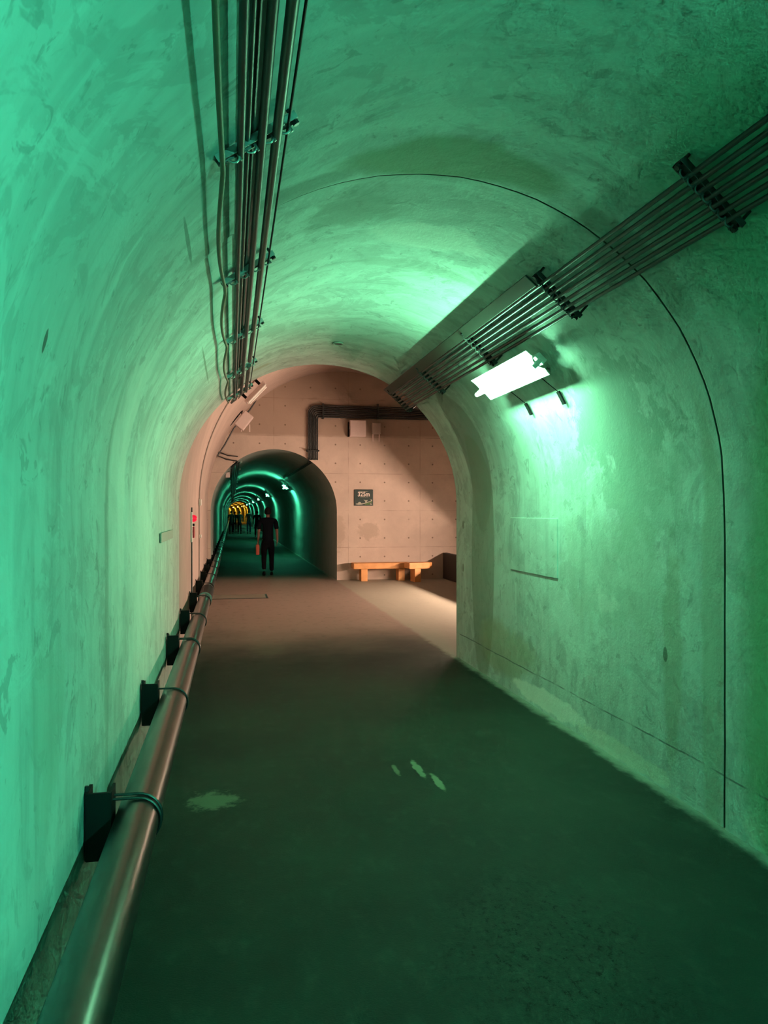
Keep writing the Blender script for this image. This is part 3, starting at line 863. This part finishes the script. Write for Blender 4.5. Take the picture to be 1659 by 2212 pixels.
# unlit fixture, box and cables on the upper left of the chamber
def arc_frame(ang, y, r=CRAD):
    t = math.radians(ang)
    c = Vector((CCX - r * math.cos(t), y, CSPR + r * math.sin(t)))
    tang = Vector((math.sin(t), 0, math.cos(t))); nrm = Vector((math.cos(t), 0, -math.sin(t)))
    return c, tang, nrm
c, tg, nr = arc_frame(43, 14.3)
root = thing('unlit_lamp', 'unlit pale lamp housing on the upper left chamber vault', 'lamp', c)
R3 = Matrix((tg, Vector((0, 1, 0)), nr)).transposed()
if R3.determinant() < 0: R3 = Matrix((tg, Vector((0, -1, 0)), nr)).transposed()
bm = bmesh.new(); add_box(bm, nr * 0.16, (0.50, 0.20, 0.07), R3, 0.01); link('lamp_body', bm, mat_box, root)
bm = bmesh.new(); add_box(bm, nr * 0.205 + Vector((0, 0, 0)), (0.46, 0.30, 0.012), R3); link('reflector', bm, mat_white, root)
bm = bmesh.new(); add_tube(bm, [nr * 0.235 - tg * 0.22, nr * 0.235 + tg * 0.22], 0.014, 10); link('tube', bm, mat_dead_tube, root)
for s in (-1, 1):
    bm = bmesh.new(); add_box(bm, nr * 0.06 + tg * s * 0.18 + Vector((0, 0.08, 0)), (0.05, 0.04, 0.13), R3); link('mounting_strap', bm, mat_black, root)
c = at(527, 909, 17.0)
root = thing('junction_box', 'pale tilted junction box high on the left of the chamber', 'box', c)
R4 = Matrix.Rotation(math.radians(38), 3, 'Y')
bm = bmesh.new(); add_box(bm, (0, 0, 0), (0.24, 0.18, 0.38), R4, 0.02); link('box_body', bm, mat_box, root)
bm = bmesh.new(); add_box(bm, (-0.20, 0.06, 0.07), (0.08, 0.14, 0.40), R4, 0.01); link('dark_mount', bm, mat_black, root)
for dx in (-0.06, 0.12):
    bm = bmesh.new(); add_tube(bm, [(dx, -0.03, -0.08), (dx, -0.03, -0.24)], 0.012, 8); link('conduit_stub', bm, mat_box, root)
bm = bmesh.new(); add_tube(bm, [(-0.05, 0.1, 0.16), (0.02, 0.5, 0.42)], 0.012, 8); link('hanger', bm, mat_black, root)
def px_line(name, label, cat, pts, Y, r, m, group=None):
    return line_conduit(name, label, cat, [at(x, y, Y) for x, y in pts], r, m, group, 8)
px_line('drop_conduit', 'dark conduit dropping diagonally beside the tilted junction box', 'conduit', [(560, 822), (556, 860), (540, 885), (505, 925), (486, 960), (470, 984), (488, 992), (512, 996)], 17.75, 0.017, mat_conduit_dark, 'drop conduits over the far tunnel mouth')
px_line('drop_conduit', 'thin conduit just above the diagonal one over the far tunnel mouth', 'conduit', [(474, 977), (492, 984), (514, 986)], 17.80, 0.013, mat_conduit_dark, 'drop conduits over the far tunnel mouth')
line_conduit('drop_conduit', 'dark conduit leading out of the near left conduit run into the chamber', 'conduit',
             [(0.03, 8.2, hz(1.195)), (0.0, 8.6, hz(1.20)), (0.05, 9.4, hz(1.35)), (0.10, 11.5, hz(1.75))], 0.012, mat_conduit_dark)

# cable tray hanging in the far tunnel, left of the crown
root = thing('cable_tray', 'dark cable tray hanging left of the crown in the far tunnel', 'tray')
bm = bmesh.new()
add_box(bm, (0.10, 58, hz(1.10)), (0.24, 80, 0.010), Matrix.Rotation(-math.radians(30), 3, 'Y'))
link('tray_bed', bm, mat_conduit_dark, root)
for k in range(4):
    bm = bmesh.new(); add_tube(bm, [(0.02 + 0.05 * k, 18.0, hz(1.05 + 0.03 * k)), (0.02 + 0.05 * k, 98, hz(1.05 + 0.03 * k))], 0.018, 8); link('cable', bm, mat_conduit_dark, root)
for k in range(10):
    bm = bmesh.new(); add_box(bm, (0.10, 18.6 + 3.2 * k, hz(1.12)), (0.34, 0.05, 0.05), Matrix.Rotation(-math.radians(30), 3, 'Y')); link('hanger', bm, mat_galv, root)
c = at(492, 1026, 19.0)
bm = bmesh.new(); add_box(bm, c, (0.10, 0.08, 0.13), None, 0.01)
tag(link('junction_box', bm, mat_box), 'tiny pale box beside the tray just inside the far tunnel', 'box')

# ------------------------------------------------------------------ people
def skin_body(name, joints, edges, mat, parent, root_i=0, sub=2):
    me = bpy.data.meshes.new(name)
    me.from_pydata([j[0] for j in joints], edges, [])
    o = bpy.data.objects.new(name, me); COL.objects.link(o)
    md = o.modifiers.new('skin', 'SKIN'); md.use_smooth_shade = True
    for i, j in enumerate(joints):
        r = j[1]
        me.skin_vertices[0].data[i].radius = r if isinstance(r, tuple) else (r, r)
    me.skin_vertices[0].data[root_i].use_root = True
    sb = o.modifiers.new('sub', 'SUBSURF'); sb.levels = sub; sb.render_levels = sub
    bpy.context.view_layer.update()
    dg = bpy.context.evaluated_depsgraph_get()
    nm = bpy.data.meshes.new_from_object(o.evaluated_get(dg))
    bpy.data.objects.remove(o)
    nm.materials.clear(); nm.materials.append(mat)
    for p in nm.polygons: p.use_smooth = True
    r = bpy.data.objects.new(name, nm); COL.objects.link(r); r.parent = parent
    return r

def head_mesh(h):
    """egg shaped head with brow, nose, chin and ears, facing +Y (away from the viewer), centre at origin"""
    bm = bmesh.new()
    bmesh.ops.create_uvsphere(bm, u_segments=20, v_segments=14, radius=1)
    for v in bm.verts:
        x, y, z = v.co
        jaw = 1 - 0.28 * max(0, -z)
        yy = y * 0.095 * (1 if y > 0 else 1.05) * jaw
        if y > 0.8 and -0.35 < z < 0.15 and abs(x) < 0.3: yy += 0.020 * (1 - abs(x) / 0.3)
        if y > 0.6 and -0.62 < z < -0.45 and abs(x) < 0.35: yy += 0.006
        if y > 0.7 and 0.1 < z < 0.3 and 0.2 < abs(x) < 0.5: yy -= 0.008
        v.co = Vector((x * 0.074 * jaw, yy, z * 0.115))
    for s in (-1, 1):
        g = bmesh.ops.create_uvsphere(bm, u_segments=8, v_segments=6, radius=1)
        bmesh.ops.transform(bm, matrix=Matrix.Translation((s * 0.077, -0.005, -0.005)) @ Matrix.Diagonal((0.010, 0.020, 0.032, 1)), verts=g['verts'])
    bmesh.ops.scale(bm, vec=(h / 1.7,) * 3, verts=bm.verts)
    return bm

def person(label, x, y, h, stride, arm, cloth, trousers, name='person', detailed=True, long_hair=False, skirt=False):
    s = h / 1.7
    root = thing('person', label, 'person', (x, y, 0), 'people walking in the far tunnel')
    S = stride
    def V(a, b, c): return (a * s, b * s, c * s)
    # one continuous body: pelvis, torso, neck, both legs and both arms with hands
    J = [(V(0, 0, 0.93), (0.095 * s, 0.075 * s)), (V(0, 0.0, 1.08), (0.100 * s, 0.075 * s)), (V(0, -0.01, 1.25), (0.130 * s, 0.085 * s)),
         (V(0, -0.01, 1.38), (0.115 * s, 0.070 * s)), (V(0, 0.0, 1.46), 0.052 * s), (V(0, 0.02, 1.54), 0.050 * s)]
    E = [(0, 1), (1, 2), (2, 3), (3, 4), (4, 5)]
    for sd in (-1, 1):
        f = S * sd
        b0 = len(J)
        J += [(V(sd * 0.09, 0.0, 0.86), 0.082 * s), (V(sd * 0.095, 0.10 * f + 0.02, 0.48), 0.055 * s), (V(sd * 0.10, 0.20 * f - 0.04 * (f < 0), 0.10 + 0.05 * (f < 0)), 0.036 * s)]
        E += [(0, b0), (b0, b0 + 1), (b0 + 1, b0 + 2)]
    for sd in (-1, 1):
        f = -arm * sd
        b0 = len(J)
        J += [(V(sd * 0.185, 0, 1.39), 0.055 * s), (V(sd * 0.225, 0.06 * f - 0.02, 1.12), 0.040 * s), (V(sd * 0.235, 0.17 * f + 0.02, 0.88), 0.028 * s), (V(sd * 0.232, 0.19 * f + 0.03, 0.82), (0.034 * s, 0.018 * s))]
        E += [(3, b0), (b0, b0 + 1), (b0 + 1, b0 + 2), (b0 + 2, b0 + 3)]
    body = skin_body('body', J, E, mat_skin, root)
    # head
    bm = head_mesh(h); hd = link('head', bm, mat_skin, root, True); hd.location = V(0, 0.025, 1.59)
    bm = bmesh.new(); bmesh.ops.create_uvsphere(bm, u_segments=18, v_segments=12, radius=1)
    for v in bm.verts:
        x_, y_, z_ = v.co
        k = 1.0
        if y_ > 0.25 and z_ < 0.45: k = 0.82
        zz = z_ * 0.125 if z_ > -0.3 else -0.3 * 0.125 + (z_ + 0.3) * (0.30 if long_hair else 0.06)
        v.co = Vector((x_ * 0.086 * k, (y_ * 0.104 - 0.010) * k, zz + 0.005))
    bmesh.ops.scale(bm, vec=(s, s, s), verts=bm.verts)
    hr = link('hair', bm, mat_hair, root, True); hr.location = V(0, 0.02, 1.60)
    # shirt with short sleeves, closed over the shoulders, hem below the waist
    JS = [(V(0, 0, 0.80), (0.150 * s, 0.120 * s)), (V(0, 0, 0.93), (0.155 * s, 0.122 * s)), (V(0, 0.0, 1.08), (0.142 * s, 0.105 * s)), (V(0, -0.01, 1.25), (0.165 * s, 0.115 * s)), (V(0, -0.01, 1.385), (0.145 * s, 0.092 * s)), (V(0, 0, 1.46), 0.062 * s)]
    ES = [(0, 1), (1, 2), (2, 3), (3, 4), (4, 5)]
    for sd in (-1, 1):
        f = -arm * sd
        b0 = len(JS)
        JS += [(V(sd * 0.19, 0, 1.385), 0.068 * s), (V(sd * 0.226, 0.05 * f - 0.015, 1.14), 0.056 * s)]
        ES += [(4, b0), (b0, b0 + 1)]
    skin_body('shirt', JS, ES, cloth, root)
    # trousers
    JT = [(V(0, 0, 1.02), (0.130 * s, 0.100 * s)), (V(0, 0, 0.86), (0.142 * s, 0.112 * s))]
    ET = [(0, 1)]
    for sd in (-1, 1):
        f = S * sd
        b0 = len(JT)
        JT += [(V(sd * 0.095, 0.03 * f, 0.74), 0.092 * s), (V(sd * 0.097, 0.10 * f + 0.02, 0.48), 0.070 * s), (V(sd * 0.10, 0.20 * f - 0.04 * (f < 0), 0.10 + 0.05 * (f < 0)), 0.055 * s)]
        ET += [(1, b0), (b0, b0 + 1), (b0 + 1, b0 + 2)]
    skin_body('trousers', JT, ET, trousers, root)
    for sd in (-1, 1):
        f = S * sd
        bm = bmesh.new()
        bmesh.ops.create_uvsphere(bm, u_segments=14, v_segments=10, radius=1)
        for v in bm.verts:
            v.co = Vector((v.co.x * 0.045, v.co.y * 0.135 + 0.04, max(v.co.z, -0.55) * 0.06 + 0.033))
        bmesh.ops.scale(bm, vec=(s, s, s), verts=bm.verts)
        if f < 0: bmesh.ops.rotate(bm, cent=(0, 0.10 * s, 0), matrix=Matrix.Rotation(-0.35, 3, 'X'), verts=bm.verts)
        sh = link('shoe', bm, mat_black, root, True)
        sh.location = V(sd * 0.10, 0.20 * f - 0.04 * (f < 0), 0.0)
    if detailed:
        for sd in (-1, 1):
            f = -arm * sd
            base = Vector(V(sd * 0.232, 0.19 * f + 0.03, 0.82))
            bm = bmesh.new()
            for q, (dy, ln) in enumerate(((-0.027, 0.062), (-0.010, 0.074), (0.008, 0.078), (0.026, 0.070))):
                p0 = base + Vector((0, dy * s, -0.005 * s))
                p1 = p0 + Vector((-sd * 0.006, 0.003, -ln * 0.55)) * s
                p2 = p1 + Vector((-sd * 0.018, 0.0, -ln * 0.42)) * s
                add_tube(bm, [p0, p1, p2], [0.0095 * s, 0.0088 * s, 0.0065 * s], 8)
            t0 = base + Vector((0, 0.024, 0.035)) * s
            t1 = t0 + Vector((-sd * 0.010, 0.030, -0.028)) * s
            t2 = t1 + Vector((-sd * 0.010, 0.006, -0.030)) * s
            add_tube(bm, [t0, t1, t2], [0.012 * s, 0.0105 * s, 0.008 * s], 8)
            link('fingers', bm, mat_skin, root, True)
    return root
p1 = person('nearest walking person, in a dark shirt and trousers, just inside the far tunnel', 0.90, 19.6, 1.70, 0.55, 0.5, mat_cloth, mat_trousers)
bm = bmesh.new()
add_box(bm, (0, 0, -0.17), (0.085, 0.20, 0.26), None, 0.02)
root = thing('carry_bag', 'small red orange bag in the left hand of the nearest walking person', 'bag', (0.645, 19.60, 0.82))
link('bag_body', bm, mat_bag, root)
bm = bmesh.new(); add_tube(bm, [(0, -0.06, -0.05), (0, -0.04, 0.0), (0, 0, 0.015), (0, 0.04, 0.0), (0, 0.06, -0.05)], 0.006, 8); link('bag_handle', bm, mat_bag, root)
person('person in a black top partly hidden behind the nearest walker', 1.62, 50.5, 1.66, -0.5, 0.5, mat_cloth_b, mat_trousers, detailed=False)
person('person in dark top and blue trousers walking right of the bright orange gap', 1.26, 57.5, 1.72, 0.6, 0.5, mat_cloth_b, mat_jeans, detailed=False)
person('person in grey top walking second from the left in the distant group', 0.58, 57.5, 1.66, -0.45, 0.4, mat_cloth_c, mat_trousers, detailed=False)
person('person in a grey green top walking at the far left beside the pipe', -0.02, 57.0, 1.68, 0.45, 0.4, mat_cloth_c, mat_trousers, detailed=False)
person('distant person seen between the two leftmost walkers', 0.27, 64.0, 1.62, -0.3, 0.3, mat_cloth_b, mat_trousers, detailed=False)
